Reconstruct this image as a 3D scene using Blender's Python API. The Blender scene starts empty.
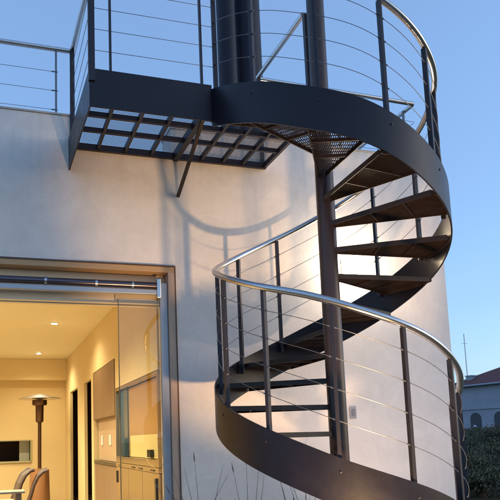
import bpy, bmesh, math, random
from mathutils import Vector, Matrix
random.seed(7)
S = bpy.context.scene
COL = S.collection
PI = math.pi
R_ = math.radians

# ------------------------------------------------------------------ camera
cam_d = bpy.data.cameras.new('camera')
cam = bpy.data.objects.new('camera', cam_d)
COL.objects.link(cam)
yaw, pitch, roll = .2978, .1288, -.0288
Fv = Vector((math.sin(yaw)*math.cos(pitch), math.cos(yaw)*math.cos(pitch), math.sin(pitch)))
Rv = Vector((math.cos(yaw), -math.sin(yaw), 0))
Uv = Rv.cross(Fv)
RT = math.cos(roll)*Rv + math.sin(roll)*Uv
UP = -math.sin(roll)*Rv + math.cos(roll)*Uv
M = Matrix((RT, UP, -Fv)).transposed().to_4x4()
M.translation = Vector((-2.4697, -5.3082, 1.1515))
cam.matrix_world = M
cam_d.sensor_width = 36
cam_d.sensor_fit = 'HORIZONTAL'
cam_d.lens = 631.33/500*36
cam_d.shift_x = (250-183.51)/500
cam_d.shift_y = (357.52-250)/500
cam_d.clip_start = .05
cam_d.clip_end = 4000
S.camera = cam

# ------------------------------------------------------------------ sky, sun, exposure
W = bpy.data.worlds.new('World')
S.world = W
W.use_nodes = True
nt = W.node_tree
bg = nt.nodes['Background']
sky = nt.nodes.new('ShaderNodeTexSky')
sky.sky_type = 'NISHITA'
sky.sun_disc = False
SUN_EL, SUN_ROT = R_(12), R_(115)
sky.sun_elevation = SUN_EL
sky.sun_rotation = SUN_ROT
sky.air_density = 1.0
sky.dust_density = 1.0
sky.ozone_density = 3.0
soft = nt.nodes.new('ShaderNodeMix')          # thin even dusk veil over the clear sky
soft.data_type = 'RGBA'
soft.inputs[0].default_value = .58
tcw = nt.nodes.new('ShaderNodeTexCoord')
nzw = nt.nodes.new('ShaderNodeTexNoise'); nzw.inputs['Scale'].default_value = 2.2; nzw.inputs['Detail'].default_value = 5
mpw = nt.nodes.new('ShaderNodeMapping'); mpw.inputs['Scale'].default_value = (1, 1, 3)
nt.links.new(tcw.outputs['Generated'], mpw.inputs[0]); nt.links.new(mpw.outputs[0], nzw.inputs['Vector'])
mrw = nt.nodes.new('ShaderNodeMapRange'); mrw.inputs[3].default_value = .44; mrw.inputs[4].default_value = .72
nt.links.new(nzw.outputs[0], mrw.inputs[0]); nt.links.new(mrw.outputs[0], soft.inputs[0])
soft.inputs[7].default_value = (.62, 1.05, 1.92, 1)
nt.links.new(sky.outputs[0], soft.inputs[6])
nt.links.new(soft.outputs[2], bg.inputs[0])
bg.inputs[1].default_value = .15
sd = bpy.data.lights.new('sun', 'SUN')
sd.energy = .05
sd.angle = R_(20)
sd.color = (1, .86, .76)
sun = bpy.data.objects.new('sun', sd)
COL.objects.link(sun)
# direction towards the sun (Nishita: rotation 0 is +Y, turning towards +X)
dv = Vector((math.sin(SUN_ROT)*math.cos(SUN_EL), math.cos(SUN_ROT)*math.cos(SUN_EL), math.sin(SUN_EL)))
sun.rotation_euler = dv.to_track_quat('Z', 'Y').to_euler()
sun.location = dv*30
S.view_settings.view_transform = 'Standard'
S.view_settings.look = 'None'
S.view_settings.gamma = 1
S.view_settings.use_curve_mapping = False
S.view_settings.exposure = 1.45

# ------------------------------------------------------------------ materials
def mat(name, col, rough=.6, metal=0., bump=0., bscale=60., var=0., vscale=4., spec=.5, col2=None, coat=0., streak=False):
    m = bpy.data.materials.new(name)
    m.use_nodes = True
    n = m.node_tree.nodes
    l = m.node_tree.links
    b = n['Principled BSDF']
    b.inputs['Roughness'].default_value = rough
    b.inputs['Metallic'].default_value = metal
    b.inputs['Specular IOR Level'].default_value = spec
    b.inputs['Coat Weight'].default_value = coat
    tc = n.new('ShaderNodeTexCoord')
    if var > 0 or col2:
        nz = n.new('ShaderNodeTexNoise')
        nz.inputs['Scale'].default_value = vscale
        nz.inputs['Detail'].default_value = 8
        nz.inputs['Roughness'].default_value = .62
        if streak:
            mp = n.new('ShaderNodeMapping')
            mp.inputs['Scale'].default_value = streak
            l.new(tc.outputs['Object'], mp.inputs[0])
            l.new(mp.outputs[0], nz.inputs['Vector'])
        else:
            l.new(tc.outputs['Object'], nz.inputs['Vector'])
        cr = n.new('ShaderNodeValToRGB')
        c2 = col2 or tuple(c*(1-var) for c in col)
        cr.color_ramp.elements[0].position = .34
        cr.color_ramp.elements[1].position = .66
        cr.color_ramp.elements[0].color = (*c2, 1)
        cr.color_ramp.elements[1].color = (*col, 1)
        l.new(nz.outputs[0], cr.inputs[0])
        l.new(cr.outputs[0], b.inputs['Base Color'])
        rr = n.new('ShaderNodeMapRange')
        rr.inputs[3].default_value = max(0, rough-.08)
        rr.inputs[4].default_value = min(1, rough+.12)
        l.new(nz.outputs[0], rr.inputs[0])
        l.new(rr.outputs[0], b.inputs['Roughness'])
    else:
        b.inputs['Base Color'].default_value = (*col, 1)
    if bump > 0:
        n2 = n.new('ShaderNodeTexNoise')
        n2.inputs['Scale'].default_value = bscale
        n2.inputs['Detail'].default_value = 6
        l.new(tc.outputs['Object'], n2.inputs['Vector'])
        bp = n.new('ShaderNodeBump')
        bp.inputs['Strength'].default_value = bump
        bp.inputs['Distance'].default_value = .01
        l.new(n2.outputs[0], bp.inputs['Height'])
        l.new(bp.outputs[0], b.inputs['Normal'])
    return m

def emis(name, col, st):
    m = bpy.data.materials.new(name)
    m.use_nodes = True
    b = m.node_tree.nodes['Principled BSDF']
    b.inputs['Base Color'].default_value = (*col, 1)
    b.inputs['Emission Color'].default_value = (*col, 1)
    b.inputs['Emission Strength'].default_value = st
    return m

def glassmat(name, tint=(1, 1, 1), rough=0.0):
    m = bpy.data.materials.new(name)
    m.use_nodes = True
    n = m.node_tree.nodes
    l = m.node_tree.links
    n.remove(n['Principled BSDF'])
    out = n['Material Output']
    tr = n.new('ShaderNodeBsdfTransparent')
    tr.inputs[0].default_value = (*tint, 1)
    gl = n.new('ShaderNodeBsdfGlossy')
    gl.inputs['Roughness'].default_value = rough
    fr = n.new('ShaderNodeFresnel')
    fr.inputs[0].default_value = 1.5
    mx = n.new('ShaderNodeMixShader')
    l.new(fr.outputs[0], mx.inputs[0])
    l.new(tr.outputs[0], mx.inputs[1])
    l.new(gl.outputs[0], mx.inputs[2])
    l.new(mx.outputs[0], out.inputs[0])
    return m

M_wall = mat('painted_render', (.77, .73, .705), .85, bump=.13, bscale=38, var=.06, vscale=1.6)
def weather(m, base, dark):
    n = m.node_tree.nodes; l = m.node_tree.links; b = n['Principled BSDF']
    old = b.inputs['Base Color'].links[0].from_socket
    tc = n.new('ShaderNodeTexCoord')
    mp = n.new('ShaderNodeMapping'); mp.inputs['Scale'].default_value = (9, 9, .7)
    l.new(tc.outputs['Object'], mp.inputs[0])
    st = n.new('ShaderNodeTexNoise'); st.inputs['Scale'].default_value = 1.4; st.inputs['Detail'].default_value = 7; st.inputs['Roughness'].default_value = .7
    l.new(mp.outputs[0], st.inputs['Vector'])
    sep = n.new('ShaderNodeSeparateXYZ'); l.new(tc.outputs['Object'], sep.inputs[0])
    hr = n.new('ShaderNodeMapRange')      # rain streaks start under the coping (house origin is the ground)
    hr.inputs[1].default_value = 2.9; hr.inputs[2].default_value = 4.05; l.new(sep.outputs[2], hr.inputs[0])
    lo = n.new('ShaderNodeMapRange'); lo.inputs[1].default_value = .9; lo.inputs[2].default_value = .0; l.new(sep.outputs[2], lo.inputs[0])
    ad = n.new('ShaderNodeMath'); ad.operation = 'MAXIMUM'; l.new(hr.outputs[0], ad.inputs[0]); l.new(lo.outputs[0], ad.inputs[1])
    rp = n.new('ShaderNodeMapRange'); rp.inputs[1].default_value = .48; rp.inputs[2].default_value = .72; l.new(st.outputs[0], rp.inputs[0])
    mu = n.new('ShaderNodeMath'); mu.operation = 'MULTIPLY'; l.new(rp.outputs[0], mu.inputs[0]); l.new(ad.outputs[0], mu.inputs[1])
    m2 = n.new('ShaderNodeMath'); m2.operation = 'MULTIPLY'; m2.inputs[1].default_value = .2; l.new(mu.outputs[0], m2.inputs[0])
    mx = n.new('ShaderNodeMix'); mx.data_type = 'RGBA'; l.new(m2.outputs[0], mx.inputs[0]); l.new(old, mx.inputs[6]); mx.inputs[7].default_value = (*dark, 1)
    # trowel clouds
    cl = n.new('ShaderNodeTexNoise'); cl.inputs['Scale'].default_value = 4.5; cl.inputs['Detail'].default_value = 10; cl.inputs['Roughness'].default_value = .75; cl.inputs['Distortion'].default_value = .8
    l.new(tc.outputs['Object'], cl.inputs['Vector'])
    cr = n.new('ShaderNodeMapRange'); cr.inputs[1].default_value = .3; cr.inputs[2].default_value = .7; cr.inputs[3].default_value = .88; cr.inputs[4].default_value = 1.04; l.new(cl.outputs[0], cr.inputs[0])
    vm = n.new('ShaderNodeVectorMath'); vm.operation = 'SCALE'; l.new(mx.outputs[2], vm.inputs[0]); l.new(cr.outputs[0], vm.inputs['Scale'])
    l.new(vm.outputs[0], b.inputs['Base Color'])
weather(M_wall, None, (.26, .24, .22))
M_wall_in = mat('interior_paint', (.74, .56, .28), .7, bump=.08, bscale=80, var=.04, vscale=2)
M_ceil = mat('ceiling_paint', (.80, .68, .42), .8, bump=.05, var=.03)
M_steel_dark = mat('dark_painted_steel', (.022, .021, .032), .42, metal=.25, bump=.06, bscale=30, var=.25, vscale=9)
M_band = mat('stringer_paint', (.0075, .0070, .0165), .38, metal=.0, spec=.36, bump=.10, bscale=9, var=.35, vscale=5)
M_tread = mat('tread_paint', (.030, .019, .016), .5, metal=.2, var=.35, vscale=14, bump=.1)
M_pole = mat('pole_paint', (.036, .024, .025), .36, metal=.1, var=.3, vscale=7, bump=.05, streak=(6, 6, .6))
M_inox = mat('brushed_stainless', (.58, .57, .57), .23, metal=1, var=.06, vscale=5)
M_cable = mat('wire_cable', (.16, .17, .19), .45, metal=.8)
M_flue = mat('flue_paint', (.010, .010, .024), .5, metal=.0, spec=.3, var=.2, vscale=5)
M_alu = mat('aluminium_frame', (.42, .45, .50), .4, metal=.4, var=.1, vscale=8)
M_timber = mat('timber_frame', (.50, .36, .27), .5, var=.12, vscale=6, streak=(8, 8, .8))
M_timber_edge = mat('dark_timber_edge', (.10, .055, .03), .5, var=.3, vscale=8)
M_glass = glassmat('clear_glass', (.96, .95, .90))
M_ground = mat('gravelly_ground', (.11, .11, .07), .9, bump=.8, bscale=20, var=.4, vscale=3)
M_paving = mat('paving_stone', (.20, .19, .17), .8, bump=.3, bscale=30, var=.2, vscale=5)
M_grass = mat('reed_stem', (.17, .145, .11), .8, var=.3, vscale=20)
M_floor = mat('interior_tile', (.45, .36, .24), .25, var=.12, vscale=3)

# ------------------------------------------------------------------ mesh helpers
class MB:
    def __init__(self):
        self.bm = bmesh.new()
    def box(self, x0, x1, y0, y1, z0, z1, rot=None):
        vs = [self.bm.verts.new((x, y, z)) for z in (z0, z1) for y in (y0, y1) for x in (x0, x1)]
        if rot:
            for v in vs: v.co = rot @ v.co
        for f in ((0, 2, 3, 1), (4, 5, 7, 6), (0, 1, 5, 4), (2, 6, 7, 3), (0, 4, 6, 2), (1, 3, 7, 5)):
            self.bm.faces.new([vs[i] for i in f])
        return self
    def prism(self, poly, z0, z1):
        """poly: list of (x, y) counter-clockwise."""
        lo = [self.bm.verts.new((x, y, z0)) for x, y in poly]
        hi = [self.bm.verts.new((x, y, z1)) for x, y in poly]
        self.bm.faces.new(lo[::-1]); self.bm.faces.new(hi)
        n = len(poly)
        for i in range(n):
            self.bm.faces.new((lo[i], lo[(i+1) % n], hi[(i+1) % n], hi[i]))
        return self
    def tube(self, pts, r, seg=10, cap=True):
        pts = [Vector(p) for p in pts]
        rr = r if isinstance(r, (list, tuple)) else [r]*len(pts)
        rings = []
        up = None
        for i, p in enumerate(pts):
            t = (pts[min(i+1, len(pts)-1)]-pts[max(i-1, 0)]).normalized()
            if up is None:
                a = Vector((0, 0, 1)) if abs(t.z) < .9 else Vector((1, 0, 0))
                up = (a-t*a.dot(t)).normalized()
            else:
                up = (up-t*up.dot(t)).normalized()
            s = t.cross(up)
            rings.append([self.bm.verts.new(p+(up*math.cos(2*PI*k/seg)+s*math.sin(2*PI*k/seg))*rr[i]) for k in range(seg)])
        for a, b in zip(rings, rings[1:]):
            for k in range(seg):
                f = self.bm.faces.new((a[k], a[(k+1) % seg], b[(k+1) % seg], b[k])); f.smooth = True
        if cap:
            self.bm.faces.new(rings[0][::-1]); self.bm.faces.new(rings[-1])
        return self
    def ribbon(self, inner, outer, h):
        """thick curved plate: inner/outer = top-edge points of the two faces, h = depth below."""
        def dn(p): return (p[0], p[1], p[2]-h)
        rows = []
        for i, o in zip(inner, outer):
            rows.append([self.bm.verts.new(q) for q in (i, o, dn(o), dn(i))])
        for a, b in zip(rows, rows[1:]):
            for k in range(4):
                f = self.bm.faces.new((a[k], b[k], b[(k+1) % 4], a[(k+1) % 4])); f.smooth = k in (1, 3)
        self.bm.faces.new(rows[0]); self.bm.faces.new(rows[-1][::-1])
        return self
    def lathe(self, prof, seg=32, c=(0, 0)):
        rings = [[self.bm.verts.new((c[0]+r*math.cos(2*PI*k/seg), c[1]+r*math.sin(2*PI*k/seg), z)) for k in range(seg)] for r, z in prof]
        for a, b in zip(rings, rings[1:]):
            for k in range(seg):
                f = self.bm.faces.new((a[k], a[(k+1) % seg], b[(k+1) % seg], b[k])); f.smooth = True
        self.bm.faces.new(rings[0][::-1]); self.bm.faces.new(rings[-1])
        return self
    def build(self, name, m, parent=None, bevel=0., sharp=True):
        bmesh.ops.recalc_face_normals(self.bm, faces=self.bm.faces)
        me = bpy.data.meshes.new(name)
        self.bm.to_mesh(me); self.bm.free()
        me.materials.append(m)
        o = bpy.data.objects.new(name, me)
        COL.objects.link(o)
        if parent: o.parent = parent
        if bevel:
            b = o.modifiers.new('bevel', 'BEVEL'); b.width = bevel; b.segments = 2; b.limit_method = 'ANGLE'
        if sharp and any(p.use_smooth for p in me.polygons):
            me.set_sharp_from_angle(angle=R_(50))
        return o

def tag(o, label=None, cat=None, group=None, kind=None):
    if label: o['label'] = label
    if cat: o['category'] = cat
    if group: o['group'] = group
    if kind: o['kind'] = kind
    return o
def empty(name, label, cat, loc=(0, 0, 0), group=None):
    o = bpy.data.objects.new(name, None); COL.objects.link(o); o.location = loc
    o.empty_display_size = .2
    return tag(o, label, cat, group)
def dup(o, parent=None, name=None):
    c = o.copy(); COL.objects.link(c)
    if parent: c.parent = parent
    for ch in list(o.children): dup(ch, c)
    return c
def P_(o, p):      # parent a mesh that was modelled in world coordinates under an Empty that is not at the origin
    o.parent = p; o.location = -Vector(p.location); return o

# ================================================================== SETTING
GZ = -.06
g = MB()
g.box(-900, 900, -400, 1500, GZ-.3, GZ-.012)
tag(g.build('ground', M_ground), kind='structure')
g = MB()
g.box(-7, 1.2, -7, -.45, GZ-.2, GZ)
tag(g.build('patio', M_paving), kind='structure')

# ================================================================== HOUSE
XR = 2.02            # right corner of the house
house = empty('modern_house', 'white rendered flat-roofed house with a wide lit glass doorway', 'house', (0, 0, GZ))
XJ, ZJ = -.901, 2.695         # structural opening (right edge, head)
def hpart(b, name, m, **k): return P_(b.build(name, m, **k), house)
# front wall: piece right of the opening, piece above, piece far left
w = MB()
w.prism([(XJ, 0), (XR, 0), (XR, .3), (XJ, .3)], GZ, 4.01)
# the parapet stops between X = -1.80 and the jamb line: the way out to the landing
w.box(-6.2, XJ, 0, .3, ZJ, 3.755)
w.box(-6.2, -1.80, 0, .3, 3.7551, 4.01)
w.box(-9.5, -6.2, 0, .3, GZ, 4.01)
hpart(w, 'front_wall', M_wall)
hpart(MB().box(XR-.3, XR, .302, 10.5, GZ, 4.008), 'side_wall', M_wall)
hpart(MB().box(-9.5, -9.2, .302, 10.5, GZ, 4.008), 'side_wall', M_wall)
hpart(MB().box(-9.198, XR-.302, 10.2, 10.5, GZ, 4.006), 'rear_wall', M_wall)
hpart(MB().box(-9.198, XR-.302, .302, 10.198, 3.35, 3.62), 'roof_slab', M_wall)
# parapet coping, a thin plastered lip
hpart(MB().box(-9.52, -1.79, -.012, .312, 4.012, 4.03).box(XJ-.01, XR+.012, -.012, .312, 4.012, 4.03), 'coping', mat('coping_plaster', (.50, .48, .47), .8, var=.15), bevel=.004)
# interior shell
hpart(MB().box(-9.198, XR-.302, .302, 10.198, GZ-.05, 0), 'interior_floor', M_floor)
hpart(MB().box(-6.6, XR-.305, .302, 8.1, 2.84, 3.0), 'ceiling', M_ceil)
# kitchen side wall at X = -1, with the openings seen in the photo
kw = MB()
KX0, KX1 = -1.0, -.85
kw.box(KX0, KX1, .302, 2.40, 1.80, 2.838)        # above tall unit
kw.box(KX0, KX1, 2.40, 4.16, 2.18, 2.838)
kw.box(KX0, -.60, 4.16, 4.36, .002, 2.838)
kw.box(KX0, -.95, 4.36, 5.12, 2.12, 2.838)
kw.box(KX0, -.95, 5.12, 5.95, .002, 2.838)
kw.box(KX0, -.95, 5.95, 7.05, 2.12, 2.838)
kw.box(KX0, -.95, 7.05, 7.9, .002, 2.838)
hpart(kw, 'kitchen_wall', M_wall_in)
bw = MB()                     # rear wall of the room with a serving window
bw.box(-6.5, -3.3, 7.9, 8.05, .002, 2.838)
bw.box(-3.3, -1.69, 7.9, 8.05, 1.215, 2.838)
bw.box(-3.3, -1.69, 7.9, 8.05, .002, .81)
bw.box(-1.69, -.85, 7.902, 8.05, .002, 2.838)
hpart(bw, 'room_rear_wall', M_wall_in)
hpart(MB().box(-6.5, KX0-.002, 7.6, 7.898, 2.42, 2.837), 'ceiling_bulkhead', M_wall_in)
hpart(MB().box(-6.65, -6.5, .302, 8.05, .002, 2.838), 'room_side_wall', M_wall_in)
# space behind the openings (dark corridor wall) and behind the serving window
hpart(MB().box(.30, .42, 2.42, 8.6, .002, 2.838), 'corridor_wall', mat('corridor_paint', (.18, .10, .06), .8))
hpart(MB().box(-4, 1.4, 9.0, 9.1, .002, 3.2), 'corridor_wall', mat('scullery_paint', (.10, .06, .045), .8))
hpart(MB().box(-1.90, -1.70, 8.30, 8.34, .6, 1.35), 'window_shelf_panel', mat('pale_panel', (.85, .82, .62), .5))
wf = MB()
for b in ((-3.3, -1.69, 7.86, 8.06, .78, .812), (-3.3, -1.69, 7.88, 8.06, 1.212, 1.235), (-1.70, -1.675, 7.87, 8.06, .80, 1.23)):
    wf.box(*b)
hpart(wf, 'serving_window_frame', mat('olive_trim', (.42, .38, .20), .5), bevel=.004)
# door lining
hpart(MB().box(XJ-.065, XJ-.0, -.012, .30, GZ, ZJ-.06).box(XJ-.0, XJ+.0001, -.012, -.0119, GZ, GZ+.001), 'door_jamb', M_timber, bevel=.003)
hpart(MB().box(-6.2, XJ, -.012, .30, ZJ-.06, ZJ-.002), 'door_head', mat('head_timber_lit', (.50, .31, .15), .5, var=.15, vscale=6, streak=(.8, 8, 8)), bevel=.003)  # more golden than the jamb: interior light bounce put into the timber colour
hpart(MB().box(-6.2, XJ+.004, -.018, -.0125, ZJ-.010, ZJ+.004).box(XJ-.006, XJ+.004, -.018, -.0125, GZ, ZJ-.013), 'door_architrave', M_timber_edge)
hpart(MB().box(XJ-.135, XJ-.068, .02, .10, GZ, ZJ-.15), 'door_stile', M_alu, bevel=.004)
hpart(MB().box(-6.2, XJ-.068, .12, .28, ZJ-.325, ZJ-.062), 'door_header_box', mat('header_paint', (.80, .66, .48), .5))
# glass sliding leaves hang from a round track
def leaf(x0, x1, y):
    r = MB().box(x0, x1, y, y+.012, GZ+.02, 2.40).build('glass_pane', M_glass)
    P_(r, house)
    e = MB().box(x0+.01, x1-.01, y-.004, y+.016, 2.335, 2.345).box(x0+.002, x0+.007, y-.003, y+.015, GZ+.02, 2.39)
    k = e.build('pane_edge', mat('pane_edge', (.22, .17, .08), .4)); k.parent = r
leaf(-1.415, XJ-.140, .045)
leaf(-6.0, -4.75, .045)
hpart(MB().box(-6.1, XJ-.07, .055, .067, 2.335, 2.345), 'screen_guide', mat('guide_bronze', (.25, .19, .10), .4))

track = empty('door_track_roller', 'round steel roller tube over the glass doors', 'roller tube', (-3, -.02, 2.5))
P_(MB().tube([(-6.1, .01, 2.515), (-1.075, .01, 2.515)], .030, 16).build('tube', mat('roller_metal', (.12, .10, .12), .25, metal=.85)), track)
P_(MB().box(-6.1, -1.06, .0, .05, 2.435, 2.475).build('rail', M_alu, bevel=.003), track)
P_(MB().box(-1.072, -1.035, -.015, .055, 2.40, 2.575).build('bracket', M_inox, bevel=.006), track)
for x in (-2.05, -1.62, -1.3): P_(MB().tube([(x, .01, 2.515), (x+.02, .01, 2.515)], .035, 16).build('collar', M_inox), track)

# switch box and wall lamp on the front wall
sw = empty('wall_switch', 'small grey square switch plate on the white wall beside the pole', 'switch', (.829, 0, 1.355))
P_(MB().box(.795, .866, -.012, -.001, 1.300, 1.412).build('plate', mat('switch_grey', (.34, .34, .36), .4), bevel=.004), sw)
P_(MB().box(.812, .850, -.017, -.0125, 1.322, 1.390).build('rocker', mat('rocker_grey', (.20, .20, .23), .35), bevel=.002), sw)

lamp = empty('wall_lamp', 'bright warm wall lamp glowing behind the stair treads', 'wall lamp', (.89, -.05, 2.78))
P_(MB().box(.80, .96, -.015, -.001, 2.70, 2.86).build('back_plate', M_alu, bevel=.004), lamp)
P_(MB().box(.82, .94, -.085, -.0155, 2.72, 2.84).build('diffuser', emis('lamp_glow', (1, .83, .50), 24), bevel=.012), lamp)
ld = bpy.data.lights.new('wall_lamp_light', 'POINT'); ld.energy = 10; ld.color = (1, .79, .56); ld.shadow_soft_size = .05
lo = bpy.data.objects.new('wall_lamp_light', ld); COL.objects.link(lo); lo.location = (0, -.19, .02); lo.parent = lamp

# ground uplight
up = empty('ground_uplight', 'round recessed uplight in the ground in front of the stair', 'uplight', (-.65, -3.1, GZ))
MB().lathe([(.075, 0), (.085, .0), (.085, .012), (.06, .014)], 24).build('rim', M_inox, up)
MB().lathe([(.055, .0), (.055, .010), (.04, .012)], 20).build('lens', emis('uplight_glow', (1, .8, .5), 6), up)
ud = bpy.data.lights.new('uplight_light', 'SPOT'); ud.energy = 240; ud.color = (1, .60, .28); ud.shadow_soft_size = .085
ud.spot_size = R_(58); ud.spot_blend = .6
uo = bpy.data.objects.new('uplight_light', ud); COL.objects.link(uo); uo.location = (0, 0, .05); uo.parent = up
uo.rotation_euler = Vector((-.75, -3.1, -3.1)).to_track_quat('Z', 'Y').to_euler()

u2 = empty('ground_uplight', 'round recessed uplight in the ground under the open side of the stair', 'uplight', (.34, -1.28, GZ))
MB().lathe([(.075, 0), (.085, .0), (.085, .012), (.06, .014)], 24).build('rim', M_inox, u2)
MB().lathe([(.055, .0), (.055, .010), (.04, .012)], 20).build('lens', emis('uplight_glow', (1, .8, .5), 6), u2)
ud2 = bpy.data.lights.new('uplight_light', 'SPOT'); ud2.energy = 44; ud2.color = (1, .70, .48); ud2.shadow_soft_size = .03
ud2.spot_size = R_(125); ud2.spot_blend = .8
uo2 = bpy.data.objects.new('uplight_light', ud2); COL.objects.link(uo2); uo2.location = (0, 0, .05); uo2.parent = u2
uo2.rotation_euler = Vector((-.50, -.22, -1)).to_track_quat('Z', 'Y').to_euler()

# ================================================================== SPIRAL STAIR
CX, CY = 0., -1.1083
RO = .9024
def lerp(tab, t):
    if t <= tab[0][0]: return tab[0][1]
    for (a, b), (c, d) in zip(tab, tab[1:]):
        if t <= c:
            u = (t-a)/(c-a); u = u*u*(3-2*u); return b+(d-b)*u
    return tab[-1][1]
DZ = [(-.4, .05), (-.05, .045), (.1, -.002), (.25, -.015), (.45, -.015), (.6, .02), (.72, .035), (.8, .025), (.93, 0), (1.02, .015), (1.12, -.022), (1.25, -.045)]
DR = [(-.4, .98), (-.05, .985), (.07, .975), (.2, .925), (.37, .895), (.5, .925), (.65, .93), (.8, .92), (.92, .845), (1., .835), (1.25, .87)]
def zb(t): return .815+2.4*t+lerp(DZ, t)
def hp(r, t, dz=0, rel=None):
    a = -PI/2-2*PI*t
    return (CX+r*math.cos(a), CY+r*math.sin(a), zb(t)+dz)
stair = empty('spiral_staircase', 'dark steel spiral stair with cable railing winding round a post', 'staircase', (CX, CY, GZ))
def sp(b, name, m, **k): return P_(b.build(name, m, **k), stair)
T0, T1 = -.205, 1.25
N = 190
ts = [T0+(T1-T0)*i/N for i in range(N+1)]
sp(MB().ribbon([hp(RO-.012, t) for t in ts], [hp(RO, t) for t in ts], .300), 'stringer_band', M_band, sharp=True)
# the inner pole
pl = MB().tube([(.008, CY, GZ), (.014, CY, 2.4), (.034, CY, 5.6)], .070, 40)
sp(pl, 'central_pole', M_pole)
sp(MB().lathe([(.16, GZ), (.16, GZ+.015), (.075, GZ+.016)], 32, (.008, CY)), 'base_flange', M_pole)
# handrail
RH = .868
tr = [T0+(1.262-T0)*i/180 for i in range(181)]
sp(MB().tube([(*hp(RH, t)[:2], zb(t)+lerp(DR, t)) for t in tr], .0235, 16), 'handrail', M_inox)
# balusters, twelve to the turn
k = 0
for i in range(-3, 16):
    t = T0+.004 if i == -3 else i/12
    if t > 1.26: continue
    a = -PI/2-2*PI*t
    zt, z0 = zb(t)+lerp(DR, t)-.02, zb(t)-.11
    rp = .862
    Mx = Matrix.Translation((CX+rp*math.cos(a), CY+rp*math.sin(a), 0)) @ Matrix.Rotation(a, 4, 'Z')
    b = MB().box(-.017, .017, -.012, .012, z0, zt, Mx)
    sp(b, 'baluster', M_steel_dark, bevel=.002)
# a bolt head on the band at every baluster
for i in range(-2, 15):
    t = i/12; a = -PI/2-2*PI*t
    Mx = Matrix.Translation((CX+(RO+.001)*math.cos(a), CY+(RO+.001)*math.sin(a), zb(t)-.085)) @ Matrix.Rotation(a, 4, 'Z') @ Matrix.Rotation(PI/2, 4, 'Y')
    b = MB().lathe([(.0085, 0), (.0085, .003), (.005, .0055)], 10)
    for v in b.bm.verts: v.co = Mx @ v.co
    sp(b, 'bolt', M_steel_dark)
def ferr(self, q):
    for i in range(-2, 16):
        t0 = i/12
        if T0 < t0-.006 and t0+.006 < 1.26:
            self.tube([(*hp(.866, t)[:2], zb(t)+lerp(DR, t)*(q/5.0)+.03) for t in (t0-.0055, t0+.0055)], .0052, 7)
    return self
MB.bm_ferrules = ferr
# cables
for q in range(1, 5):
    tt = [T0+(T1-T0)*i/150 for i in range(151)]
    sp(MB().tube([(*hp(.866, t)[:2], zb(t)+lerp(DR, t)*(q/5.0)+.03) for t in tt], .0023, 6).bm_ferrules(q), 'cable', M_cable)
# treads
tread0 = None
def make_tread():
    """tread along +X from the pole: steel frame and grating; far edge radial, near edge pushed out parallel"""
    r0, r1, th = .05, RO-.014, .036
    A0, A1 = R_(-15.5), R_(15.)
    e = .028
    def pt(r, a): return Vector((r*math.cos(a), r*math.sin(a), 0))
    n0 = Vector((math.sin(A0), -math.cos(A0), 0))*e
    f = MB()
    def bar(p, q, w, z0=-th, z1=0.):
        d = (q-p).normalized(); s = Vector((-d.y, d.x, 0))*w/2
        f.prism([tuple((p-s)[:2]), tuple((q-s)[:2]), tuple((q+s)[:2]), tuple((p+s)[:2])], z0, z1)
    bar(pt(r0, A1), pt(r1, A1), .007)
    bar(pt(r0, A0)+n0, pt(r1-.022, A0)+n0, .007)
    nn = 6
    arc = [A0-.03+(A1-A0+.03)*i/nn for i in range(nn+1)]
    for u, v in zip(arc, arc[1:]): bar(pt(r1-.006, u), pt(r1-.006, v), .007)
    bar(pt(.40, A0)+n0, pt(.40, A1), .006, -th+.004, -.006)
    bar(pt(.66, A0)+n0, pt(.66, A1), .006, -th+.004, -.006)
    fr = f.build('tread', M_tread)
    g = MB()
    y = -.26
    while y < .235:
        # bars parallel to X clipped to the wedge
        x0 = max(.07, abs(y)/math.tan(A1) if y > 0 else (abs(y)-e)/math.tan(-A0) if y < -e else .07)
        x1 = math.sqrt(max(0, (r1-.012)**2-y*y))
        if x1-x0 > .02: g.box(x0, x1, y-.0010, y+.0010, -.014, -.002)
        y += .0150
    x = .12
    while x < r1-.03:
        h1 = x*math.tan(A1); h0 = x*math.tan(A0)-e
        g.box(x-.0015, x+.0015, h0, h1, -.010, -.0035)
        x += .05
    gr = g.build('grating', M_tread); gr.parent = fr
    return fr
for kk in range(-4, 13):
    if tread0 is None: o = tread0 = make_tread()
    else: o = dup(tread0)
    o.parent = stair
    o.location = (CX, CY-0, 1.17+.2*kk-GZ)
    o.location = Vector((CX, CY, 1.178+.2*kk))-Vector(stair.location)
    o.rotation_euler = (0, 0, R_(192-30*kk))

# ================================================================== LANDING PLATFORM
XL, XLf, XE, YF, ZP = -1.83, -1.812, .035, CY, 3.80
plat = empty('landing_platform', 'dark steel grating landing bracketed between the roof and the stair', 'landing', (-.9, -.55, 3.51))
def pp(b, name, m, **k): return P_(b.build(name, m, **k), plat)
pp(MB().prism([(XLf, YF-.006), (-RO+.004, YF-.006), (-RO+.004, YF+.006), (XLf, YF+.006)], ZP-.29, ZP), 'front_fascia', M_band, bevel=.001)
pp(MB().prism([(XLf-.012, YF-.006), (XLf-.0005, YF-.006), (XL+.0, -.002), (XL-.012, -.002)], ZP-.29, ZP), 'side_fascia', M_band, bevel=.001)
fb = MB()
zt = 3.765
for x in (-1.585, -1.34, -1.10, -.62, -.41, -.21):
    fb.box(x-.012, x+.012, YF+.01, -.012, zt-.05, zt-.002)
fb.box(-.895, -.845, YF+.01, -.012, zt-.075, zt-.001)
for y in (-.33, -.585, -.84):
    fb.box(XL+.005, XE-.02, y-.013, y+.013, zt-.046, zt-.006)
fb.box(XL+.005, XE, -.036, -.004, zt-.06, zt-.003)
fb.box(XE-.028, XE, YF+.08, -.04, zt-.055, zt-.004)
pp(fb, 'frame', M_steel_dark)
gb = MB()
x = XL+.02
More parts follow.
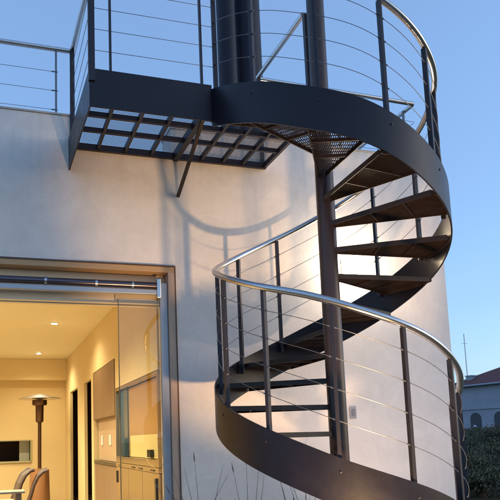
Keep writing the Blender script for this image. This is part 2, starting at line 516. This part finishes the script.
while x < XE-.02:
    gb.box(x-.0010, x+.0010, YF+.012, -.01, zt, zt+.003)
    x += .012
y = YF+.03
while y < -.03:
    gb.box(XL+.02, XE-.02, y-.0009, y+.0009, zt+.0035, zt+.006)
    y += .02
pp(gb, 'grating', mat('mesh_paint', (.012, .012, .022), .5))
def bar3(b, p, q, w, h):
    p, q = Vector(p), Vector(q)
    d = (q-p); L = d.length
    Mx = Matrix.Translation(p) @ d.to_track_quat('X', 'Z').to_matrix().to_4x4()
    b.box(0, L, -w/2, w/2, -h/2, h/2, Mx)
b = MB(); bar3(b, (-.87, -.83, zt-.07), (-.85, -.003, 3.36), .028, .028)
pp(b, 'strut', M_tread, bevel=.002)
# railing of the platform
ZR = 4.652
pr = MB().tube([(-1.80, .03, ZR), (-1.795, -.4, ZR), (-1.775, YF+.05, ZR), (-1.77, YF+.02, ZR), (-1.74, YF+.003, ZR), (-1.70, YF+.003, ZR), (-.86, YF+.0, ZR)], .0225, 14)
pp(pr, 'handrail', M_inox)
b = MB()
b.box(XLf-.018, XLf+.028, YF-.02, YF+.012, ZP-.1, ZR-.02)
pp(b, 'corner_post', M_steel_dark, bevel=.002)
for xx in (-1.665, -.967):
    pp(MB().box(xx-.008, xx+.008, YF+.008, YF+.038, ZP-.1, ZR-.02), 'post', M_steel_dark, bevel=.002)
pp(MB().box(-1.828, -1.788, -.035, -.003, ZP-.15, ZR-.02), 'post', M_steel_dark, bevel=.002)
for q in range(4):
    z = 3.960+.1655*q
    pp(MB().tube([(XLf+.01, YF+.022, z), (-.86, YF+.012, z)], .0023, 6), 'cable', M_cable)
    z = 3.965+.1655*q
    pp(MB().tube([(-1.81, -.02, z), (XLf+.008, YF, z)], .0023, 6), 'cable', M_cable)
# east side handrail, from the roof edge to the pole
pp(MB().tube([(.006, .02, ZR+.005), (.006, CY+.16, ZR+.008)], .0225, 14), 'handrail', M_inox)
pp(MB().box(-.012, .018, CY+.11, CY+.15, ZP-.05, ZR-.01), 'post', M_steel_dark, bevel=.002)
pp(MB().box(-.008, .022, -.03, .0, ZP-.05, ZR-.01), 'post', M_steel_dark, bevel=.002)

# ================================================================== TERRACE RAILINGS ON THE ROOF
tl = empty('terrace_railing', 'steel cable railing on the roof edge left of the landing', 'railing', (-2.6, .03, 4.03), 'railings along the roof edge')
P_(MB().tube([(-6, .03, ZR-.002), (-1.80, .03, ZR)], .0225, 14).build('handrail', M_inox), tl)
for xx in (-1.945, -3.2, -4.4):
    P_(MB().box(xx-.008, xx+.008, .015, .045, 4.031, ZR-.02).build('post', M_cable, bevel=.002), tl)
for z in (4.075, 4.255, 4.435):
    P_(MB().tube([(-6, .03, z), (-1.945, .03, z)], .0023, 6).tube([(-1.985, .03, z), (-1.93, .03, z)], .006, 8).build('cable', M_cable), tl)
tr_ = empty('terrace_railing', 'steel cable railing on the roof edge right of the landing, turning the corner', 'railing', (1, .03, 4.03), 'railings along the roof edge')
P_(MB().tube([(.008, .03, ZR+.008), (.9, .03, ZR), (1.818, .03, ZR-.012), (1.825, .05, ZR-.012), (1.825, .9, ZR-.012), (1.825, 3.5, ZR-.012)], .0225, 14).build('handrail', M_inox), tr_)
for xx, yy in ((.9, .03), (1.80, .18), (1.815, 1.4)):
    P_(MB().box(xx-.008, xx+.008, yy-.015, yy+.015, 4.031 if yy < .3 else 3.62, ZR-.02).build('post', M_cable, bevel=.002), tr_)
for z in (4.075, 4.255, 4.435):
    P_(MB().tube([(.02, .03, z), (1.81, .03, z), (1.825, .05, z), (1.825, 3.5, z)], .0028, 6).build('cable', M_cable), tr_)

# ================================================================== FLUES
f1 = empty('roof_flue', 'slimmer dark round flue pipe standing on the roof, left of the pair', 'flue', (-.125, .45, 3.62))
P_(MB().lathe([(.10, 3.62), (.10, 6.3)], 36, (-.125, .45)).build('pipe', M_flue), f1)
P_(MB().lathe([(.18, 3.622), (.18, 3.64), (.102, 3.66)], 36, (-.125, .45)).build('flashing', M_flue), f1)
f2 = empty('roof_flue', 'wider dark round flue pipe standing on the roof, right of the pair', 'flue', (.178, .65, 3.62))
P_(MB().lathe([(.172, 3.62), (.172, 6.3)], 44, (.178, .65)).build('pipe', M_flue), f2)
P_(MB().lathe([(.26, 3.622), (.26, 3.64), (.174, 3.66)], 44, (.178, .65)).build('flashing', M_flue), f2)

# ================================================================== INTERIOR
WARM = (1, .89, .60)
def downlight(x, y, label, e=60):
    d = empty('ceiling_spotlight', label, 'spotlight', (x, y, 2.84), 'recessed ceiling spots')
    MB().lathe([(.055, -.001), (.055, -.008), (.040, -.010)], 24).build('rim', M_ceil, d)
    MB().lathe([(.036, -.009), (.036, -.014), (.02, -.016)], 20).build('bulb', emis('spot_glow', (1, .93, .70), 40), d)
    L = bpy.data.lights.new('spot_light', 'SPOT'); L.energy = e*1.9; L.color = WARM; L.spot_size = R_(150); L.spot_blend = .8; L.shadow_soft_size = .05
    o = bpy.data.objects.new('spot_light', L); COL.objects.link(o); o.location = (0, 0, -.03); o.parent = d
downlight(-1.62, 3.65, 'recessed ceiling spot nearer the glass door', 15)
downlight(-1.62, 6.74, 'recessed ceiling spot farther back, near the bulkhead', 20)
downlight(-3.3, 5.2, 'recessed ceiling spot over the left of the room', 145)
downlight(-3.3, 2.0, 'recessed ceiling spot over the left of the table', 160)
downlight(-2.7, 1.2, 'recessed ceiling spot just inside the doorway', 70)
# kitchen finishes
M_cab = mat('tan_cabinet', (.27, .16, .08), .5, var=.15, vscale=1.5, streak=(.5, 8, .8))
M_gold = mat('champagne_steel', (.62, .48, .30), .16, metal=.85, var=.08, vscale=2)
M_black = mat('black_stone', (.02, .018, .018), .2)
# upper cupboard
uc = empty('wall_cupboard', 'tan wall cupboard hung above the kitchen counter', 'cupboard', (-.95, 3.3, 1.48))
P_(MB().box(-1.0, -.72, 2.42, 4.14, 1.47, 2.17).build('carcass', M_cab, bevel=.004), uc)
P_(MB().box(-1.008, -1.001, 2.43, 3.28, 1.475, 2.165).build('door', M_cab, bevel=.002), uc)
P_(MB().box(-1.008, -1.001, 3.285, 4.13, 1.475, 2.165).build('door', M_cab, bevel=.002), uc)
# base unit
bc = empty('base_cabinet', 'tan base cabinet under a black counter', 'cabinet', (-.8, 3.3, 0))
P_(MB().box(-.985, -.60, 2.42, 4.14, .004, .84).build('carcass', M_cab, bevel=.004), bc)
P_(MB().box(-1.0, -.41, 2.41, 4.15, .842, .885).build('counter_top', M_black, bevel=.003), bc)
P_(MB().box(-.93, -.915, 2.43, 4.13, .89, 1.468).build('backsplash', mat('splash', (.52, .36, .22), .4)), bc)
for yy in (3.08, 3.72):
    so = MB().box(-.942, -.9305, yy, yy+.13, 1.10, 1.24).build('wall_socket', mat('socket_white', (.75, .72, .62), .4), bevel=.003)
    tag(so, 'white wall socket over the counter, ' + ('nearer the oven unit' if yy < 3.4 else 'farther from the oven unit'), 'socket', 'sockets over the counter')
# tall unit next to the door: glass fronted top, drawers below
tu = empty('tall_kitchen_unit', 'champagne steel kitchen unit with glass front and drawers beside the glass door', 'kitchen unit', (-.9, 1.35, 0))
P_(MB().box(-.98, -.42, .34, 2.40, .004, .84).build('carcass', M_gold), tu)
fr = MB()
fr.box(-1.0, -.96, .34, 2.40, 1.76, 1.79); fr.box(-1.0, -.96, 2.37, 2.40, .97, 1.76); fr.box(-1.0, -.96, .34, .37, .97, 1.76); fr.box(-1.0, -.96, .34, 2.40, .90, .97)
P_(fr.build('frame', M_gold, bevel=.003), tu)
P_(MB().box(-.95, -.93, 1.92, 2.365, .975, 1.755).build('grey_pane', mat('dark_pane', (.05, .09, .11), .1, metal=.3)), tu)
P_(MB().box(-.94, -.92, .375, 1.915, .975, 1.755).build('back_panel', mat('bronze_mirror', (.72, .46, .22), .22, metal=.7)), tu)
P_(MB().box(-.948, -.942, .41, 1.80, .975, 1.21).build('yellow_panel', mat('pale_gold', (.80, .66, .30), .35, metal=.3)), tu)
P_(MB().box(-.985, -.95, .72, .86, .985, 1.06).build('control_box', M_black, bevel=.003), tu)
dr = MB()
for a, b_ in ((.345, 1.02), (1.03, 1.70), (1.71, 2.395)): dr.box(-.998, -.981, a, b_, .02, .845)
P_(dr.build('drawer_front', M_gold, bevel=.003), tu)
for yy in (.50, 1.0, 1.35, 2.1): P_(MB().box(-1.012, -1.0045, yy, yy+.14, .862, .876).build('handle', M_black), tu)
P_(MB().box(-1.012, -.999, 2.32, 2.37, .66, .80).build('handle', M_black), tu)
P_(MB().box(-1.012, -.999, .42, .47, .60, .80).build('handle', M_black), tu)
P_(MB().box(-1.004, -.42, .34, 2.40, .848, .897).build('worktop', M_gold, bevel=.003), tu)

# patio heater near the back of the room
hx, hy = -1.62, 6.5
he = empty('patio_heater', 'mushroom patio heater with steel reflector standing in the lit room', 'patio heater', (hx, hy, 0))
M_br = mat('bronze_metal', (.13, .07, .04), .3, metal=.8)
MB().lathe([(.385, 1.955), (.39, 1.962), (.30, 1.985), (.12, 2.03), (.02, 2.05)], 40).build('reflector', M_inox, he)
MB().lathe([(.12, 1.84), (.135, 1.86), (.135, 1.935), (.05, 1.95)], 28).build('burner_head', M_br, he)
MB().lathe([(.05, 1.53), (.07, 1.55), (.075, 1.838)], 24).build('burner_neck', M_br, he)
MB().lathe([(.033, .70), (.033, 1.53)], 20).build('pole', M_br, he)
MB().lathe([(.17, .02), (.19, .06), (.17, .68), (.05, .71)], 28).build('gas_housing', mat('heater_housing', (.40, .20, .09), .35, metal=.3), he)
MB().lathe([(.25, .0), (.25, .02), (.18, .04)], 28).build('base', M_br, he)
# table and chairs
tb = empty('dining_table', 'narrow tan table inside the doorway, in front of the curved chairs', 'table', (-2.85, 1.35, 0))
P_(MB().box(-3.5, -2.16, .80, 1.05, .70, .72).build('top', mat('table_top', (.42, .33, .22), .4), bevel=.005), tb)
for xx, yy in ((-3.45, .86), (-2.24, .86), (-3.45, 1.02), (-2.24, 1.02)):
    P_(MB().box(xx, xx+.05, yy-.03, yy+.02, .002, .694).build('leg', M_cab), tb)
M_chair = mat('chair_rattan', (.07, .035, .022), .55, var=.3, vscale=30)
def chair(x, y, ry, label, lean):
    c = empty('dining_chair', label, 'chair', (x, y, 0), 'dining chairs in the lit room')
    # curved high side frames seen edge-on
    mm = M_chair
    for s in (-.21, .21):
        pts = [(.10-.03, s, .44), (.11, s, .55), (.14, s, .66), (.19, s, .76), (.25, s, .815), (.30, s, .83)]
        MB().tube([(px-.1+lean, py, pz) for px, py, pz in pts], .022, 8).build('back_frame', mm, c)
        MB().tube([(-.02+lean, s, .42), (-.01+lean, s, 0)], .018, 8).build('leg', mm, c)
        MB().tube([(-.42+lean, s, .42), (-.43+lean, s, 0)], .018, 8).build('leg', mm, c)
    bk = MB()
    prof = [(.0, .46), (.015, .56), (.045, .67), (.10, .76), (.16, .812), (.20, .828)]
    rows = []
    for u, v in prof:
        rows.append([bk.bm.verts.new((u+lean-off, s, v)) for off in (0, .018) for s in ((-.2, .2) if off == 0 else (.2, -.2))])
    for a, b_ in zip(rows, rows[1:]):
        for q in range(4): bk.bm.faces.new((a[q], a[(q+1) % 4], b_[(q+1) % 4], b_[q]))
    bk.bm.faces.new(rows[0]); bk.bm.faces.new(rows[-1][::-1])
    bk.build('backrest', mat('woven_back', (.10, .06, .04), .6, bump=.5, bscale=120, var=.3, vscale=30), c)
    MB().box(-.45+lean, .0+lean, -.22, .22, .42, .46).build('seat', mat('seat_pad', (.30, .22, .14), .7), c, bevel=.01)
    c.rotation_euler = (0, 0, ry)
chair(-2.16, 3.05, R_(4), 'dark brown chair with curved high back, left of the pair behind the table', .0)
chair(-2.00, 2.72, R_(-4), 'dark brown chair with curved high back, right of the pair, before the heater', .0)

# ================================================================== REEDS IN FRONT OF THE WALL
def reeds(x, y, n, label, seed):
    rnd = random.Random(seed)
    b = MB()
    for i in range(n):
        a = rnd.uniform(-.5, .9) if i % 3 else rnd.uniform(-.9, .2)
        h = rnd.uniform(.55, 1.08)
        dx = math.sin(a)*h*.45; dy = rnd.uniform(-.12, .12)
        p0 = Vector((rnd.uniform(-.1, .1), rnd.uniform(-.05, .05), 0))
        pts = [p0+Vector((dx*(s**1.6), dy*s, h*s*(1-.12*s*abs(a)))) for s in (0, .25, .5, .75, 1)]
        b.tube(pts, [.0042, .0036, .003, .0022, .0012], 5)
        if i % 3 == 0:      # a few seed heads
            e = pts[-1]; d = (pts[-1]-pts[-2]).normalized()
            b.tube([e, e+d*.03, e+d*.09], [.002, .006, .001], 5)
    o = b.build('reed_clump', M_grass)
    o.location = (x, y, GZ)
    tag(o, label, 'reeds', 'bare reed clumps under the wall')
reeds(-.88, -.30, 12, 'thin bare reeds against the wall, left clump near the door jamb', 3)
reeds(-.50, -.34, 14, 'thin bare reeds against the wall, middle clump under the stair band', 5)
reeds(.12, -.30, 12, 'thin bare reeds against the wall, right clump under the stair band', 8)

# ================================================================== BEYOND: HOUSE, MAST, TREES
M_fblue = mat('far_house_render', (.33, .35, .41), .9, var=.18, vscale=.6, bump=.2, bscale=8)
M_froof = mat('far_roof_tiles', (.17, .055, .05), .8, var=.5, vscale=1.6, bump=.8, bscale=5, streak=(6, .6, 1))
M_dark = mat('dark_opening', (.03, .035, .05), .5)
fh = empty('neighbour_house', 'blue-grey neighbouring house with dark red tiled roof and arched windows', 'house', (36.3, 41.5, GZ))
fh.rotation_euler = (0, 0, R_(-80))
# local frame: +x along the facade (to the right in the picture), -y towards the camera
wb = MB().box(.2, 13, 0, 9, 0, 5.08)
wb.build('wall', M_fblue, fh)
MB().box(.15, 13.1, -.12, -.002, 3.0, 3.14).build('string_course', M_fblue, fh, bevel=.02)
rb = MB()
v = [(-.3, -.5, 5.06), (13.6, -.5, 5.06), (13.6, 9.5, 5.06), (-.3, 9.5, 5.06), (4.6, 4.5, 7.3), (9.2, 4.5, 7.3)]
V = [rb.bm.verts.new(q) for q in v]
for f in ((0, 1, 5, 4), (1, 2, 5), (2, 3, 4, 5), (3, 0, 4), (3, 2, 1, 0)): rb.bm.faces.new([V[q] for q in f])
rb.build('roof', M_froof, fh)
MB().box(1.5, 2.05, .7, 1.3, 5.2, 5.95).box(1.44, 2.11, .64, 1.36, 5.95, 6.02).build('chimney', mat('chimney_render', (.30, .33, .38), .9), fh)
def arch(x, w, z0, h):
    b = MB(); n = 10
    poly = [(-w/2, 0), (w/2, 0)]+[(w/2*math.cos(PI*i/n), h-w/2+w/2*math.sin(PI*i/n)) for i in range(n+1)]
    lo = [b.bm.verts.new((x+p, -.03, z0+q)) for p, q in poly]
    hi = [b.bm.verts.new((x+p, .12, z0+q)) for p, q in poly]
    b.bm.faces.new(lo); b.bm.faces.new(hi[::-1])
    m = len(poly)
    for i in range(m): b.bm.faces.new((lo[i], hi[i], hi[(i+1) % m], lo[(i+1) % m]))
    return b.build('arched_window', M_dark, fh)
MB().tube([(-.3, -.58, 5.02), (13.6, -.58, 5.02)], .07, 8).build('gutter', M_white_far := mat('gutter_grey', (.30, .33, .40), .6), fh)
MB().box(12.2, 12.3, -.1, -.02, 0, 5.0).build('downpipe', M_white_far, fh)
for xx in (2.72, 5.0, 7.3, 9.6): arch(xx, 1.05, .9, 1.85)
for xx in (5.35, 8.2, 11): MB().box(xx, xx+.8, -.03, .1, 3.7, 4.6).build('window', M_dark, fh)
gp = empty('garden_post', 'pale garden post left of the far arched window', 'post', (35.6, 39.7, GZ), 'pale posts below the far house')
MB().tube([(0, 0, 0), (0, 0, 1.5)], .09, 8).build('shaft', M_white_post := mat('white_post', (.6, .62, .66), .6), gp)
MB().lathe([(.12, 1.5), (.15, 1.56), (.1, 1.66), (.02, 1.7)], 12).build('cap', M_white_post, gp)
g2 = dup(gp); g2.location = (35.8, 37.9, GZ); g2['label'] = 'pale garden post right of the far arched window'

ms = empty('antenna_mast', 'thin pale antenna mast rising beside the neighbouring house', 'mast', (39.6, 42.6, GZ))
M_mast = mat('mast_grey', (.55, .58, .65), .5, metal=.4)
MB().tube([(0, 0, 0), (0, 0, 10.2)], .045, 8).build('pole', M_mast, ms)
MB().tube([(-.35, 0, 9.3), (.35, 0, 9.3)], .02, 6).build('antenna', M_mast, ms)

def foliage(cx, cy, cz, rx, rz, n, rnd, b, s=.10):
    lobes = [(Vector((rnd.gauss(0, .45)*rx, rnd.gauss(0, .45)*rx, rnd.uniform(-.6, .7)*rz)), rnd.uniform(.18, .5)) for _ in range(22)]
    for i in range(n):
        c, r = rnd.choice(lobes)
        d = Vector((rnd.gauss(0, 1), rnd.gauss(0, 1), rnd.gauss(0, 1)))*.55
        p = Vector((cx, cy, cz))+c+Vector((d.x*rx*r, d.y*rx*r, d.z*rz*r*.9))
        a = Vector((rnd.gauss(0, 1), rnd.gauss(0, 1), rnd.gauss(0, 1))).normalized()
        q = a.orthogonal().normalized()*s*rnd.uniform(.6, 1.3)
        w = a.cross(q)*.5
        b.bm.faces.new([b.bm.verts.new(p+q), b.bm.verts.new(p+w), b.bm.verts.new(p-q), b.bm.verts.new(p-w)])
M_leaf = [mat('leaf_green_a', (.11, .10, .05), .7, var=.5, vscale=1.2), mat('leaf_green_b', (.13, .12, .065), .7, var=.5, vscale=1.5), mat('leaf_green_c', (.09, .095, .05), .7, var=.5, vscale=5)]
M_bark = mat('bark', (.09, .07, .05), .9, var=.4, vscale=8, bump=.6)
def tree(x, y, h, rx, label, seed, n=3500, s=.09, low=.15):
    rnd = random.Random(seed)
    t = empty('tree', label, 'tree', (x, y, GZ), 'garden trees beyond the house')
    tb = MB().tube([(0, 0, -.05), (.03, .02, h*.3), (-.02, .03, h*.7)], [.09, .07, .03], 8)
    for k in range(6):
        a = rnd.uniform(0, 2*PI); z = h*rnd.uniform(.2, .55)
        tb.tube([(0, 0, z), (math.cos(a)*rx*.4, math.sin(a)*rx*.4, z+h*.15), (math.cos(a)*rx*.7, math.sin(a)*rx*.7, z+h*.25)], [.035, .02, .008], 6)
    tb.build('trunk', M_bark, t)
    b = MB(); foliage(0, 0, h*(.5+low/2), rx, h*(.5-low/2), n, rnd, b, s)
    b.build('crown', M_leaf[seed % 3], t, sharp=False)

TR = [  # x, y, height, crown radius, label
 (9.6, 8.7, 1.3, 1.2, 'dark shrubby tree just right of the stair'),
 (11.9, 9.3, 1.55, 1.4, 'dark bushy tree right of the stair, second in the near row'),
 (13.8, 7.6, 1.7, 1.6, 'dark bushy tree at the right end of the near row'),
 (15.2, 15.3, 1.75, 1.8, 'bushy tree below the blue-grey house, at the left'),
 (17.8, 14.4, 1.5, 1.8, 'bushy tree below the blue-grey house, at the middle'),
 (20.0, 12.4, 1.9, 1.9, 'bushy tree below the blue-grey house, at the right'),
 (24.5, 26.0, 1.85, 2.4, 'far bushy tree in front of the blue-grey house, left'),
 (27.9, 24.0, 1.6, 2.4, 'far bushy tree in front of the blue-grey house, middle'),
 (31.0, 21.5, 2.1, 2.6, 'far bushy tree in front of the blue-grey house, right'),
 (12.4, 12.3, 1.55, 1.5, 'dark tree between the near row and the far trees'),
 (7.3, 6.2, .95, 1.1, 'low dark bush nearest to the stair'),
 (9.2, 6.3, 1.1, 1.2, 'low dark bush at the right edge, near the stair'),
 (6.3, 4.6, .75, .95, 'lowest dark bush in front of the near row'),
 (7.9, 4.3, .85, 1.0, 'low dark bush in front of the near row, at the right edge'),
]
for i, (x, y, h, r, lab) in enumerate(TR):
    tree(x, y, h*(.84 if i % 3 else .76), r, lab, 20+i, n=int(17000+3000*r), s=.020+.009*r)
tree(41.5, 41.8, 6.6, 2.0, 'dark tree rising behind the red tiled roof', 41, n=5000, s=.16, low=.3)
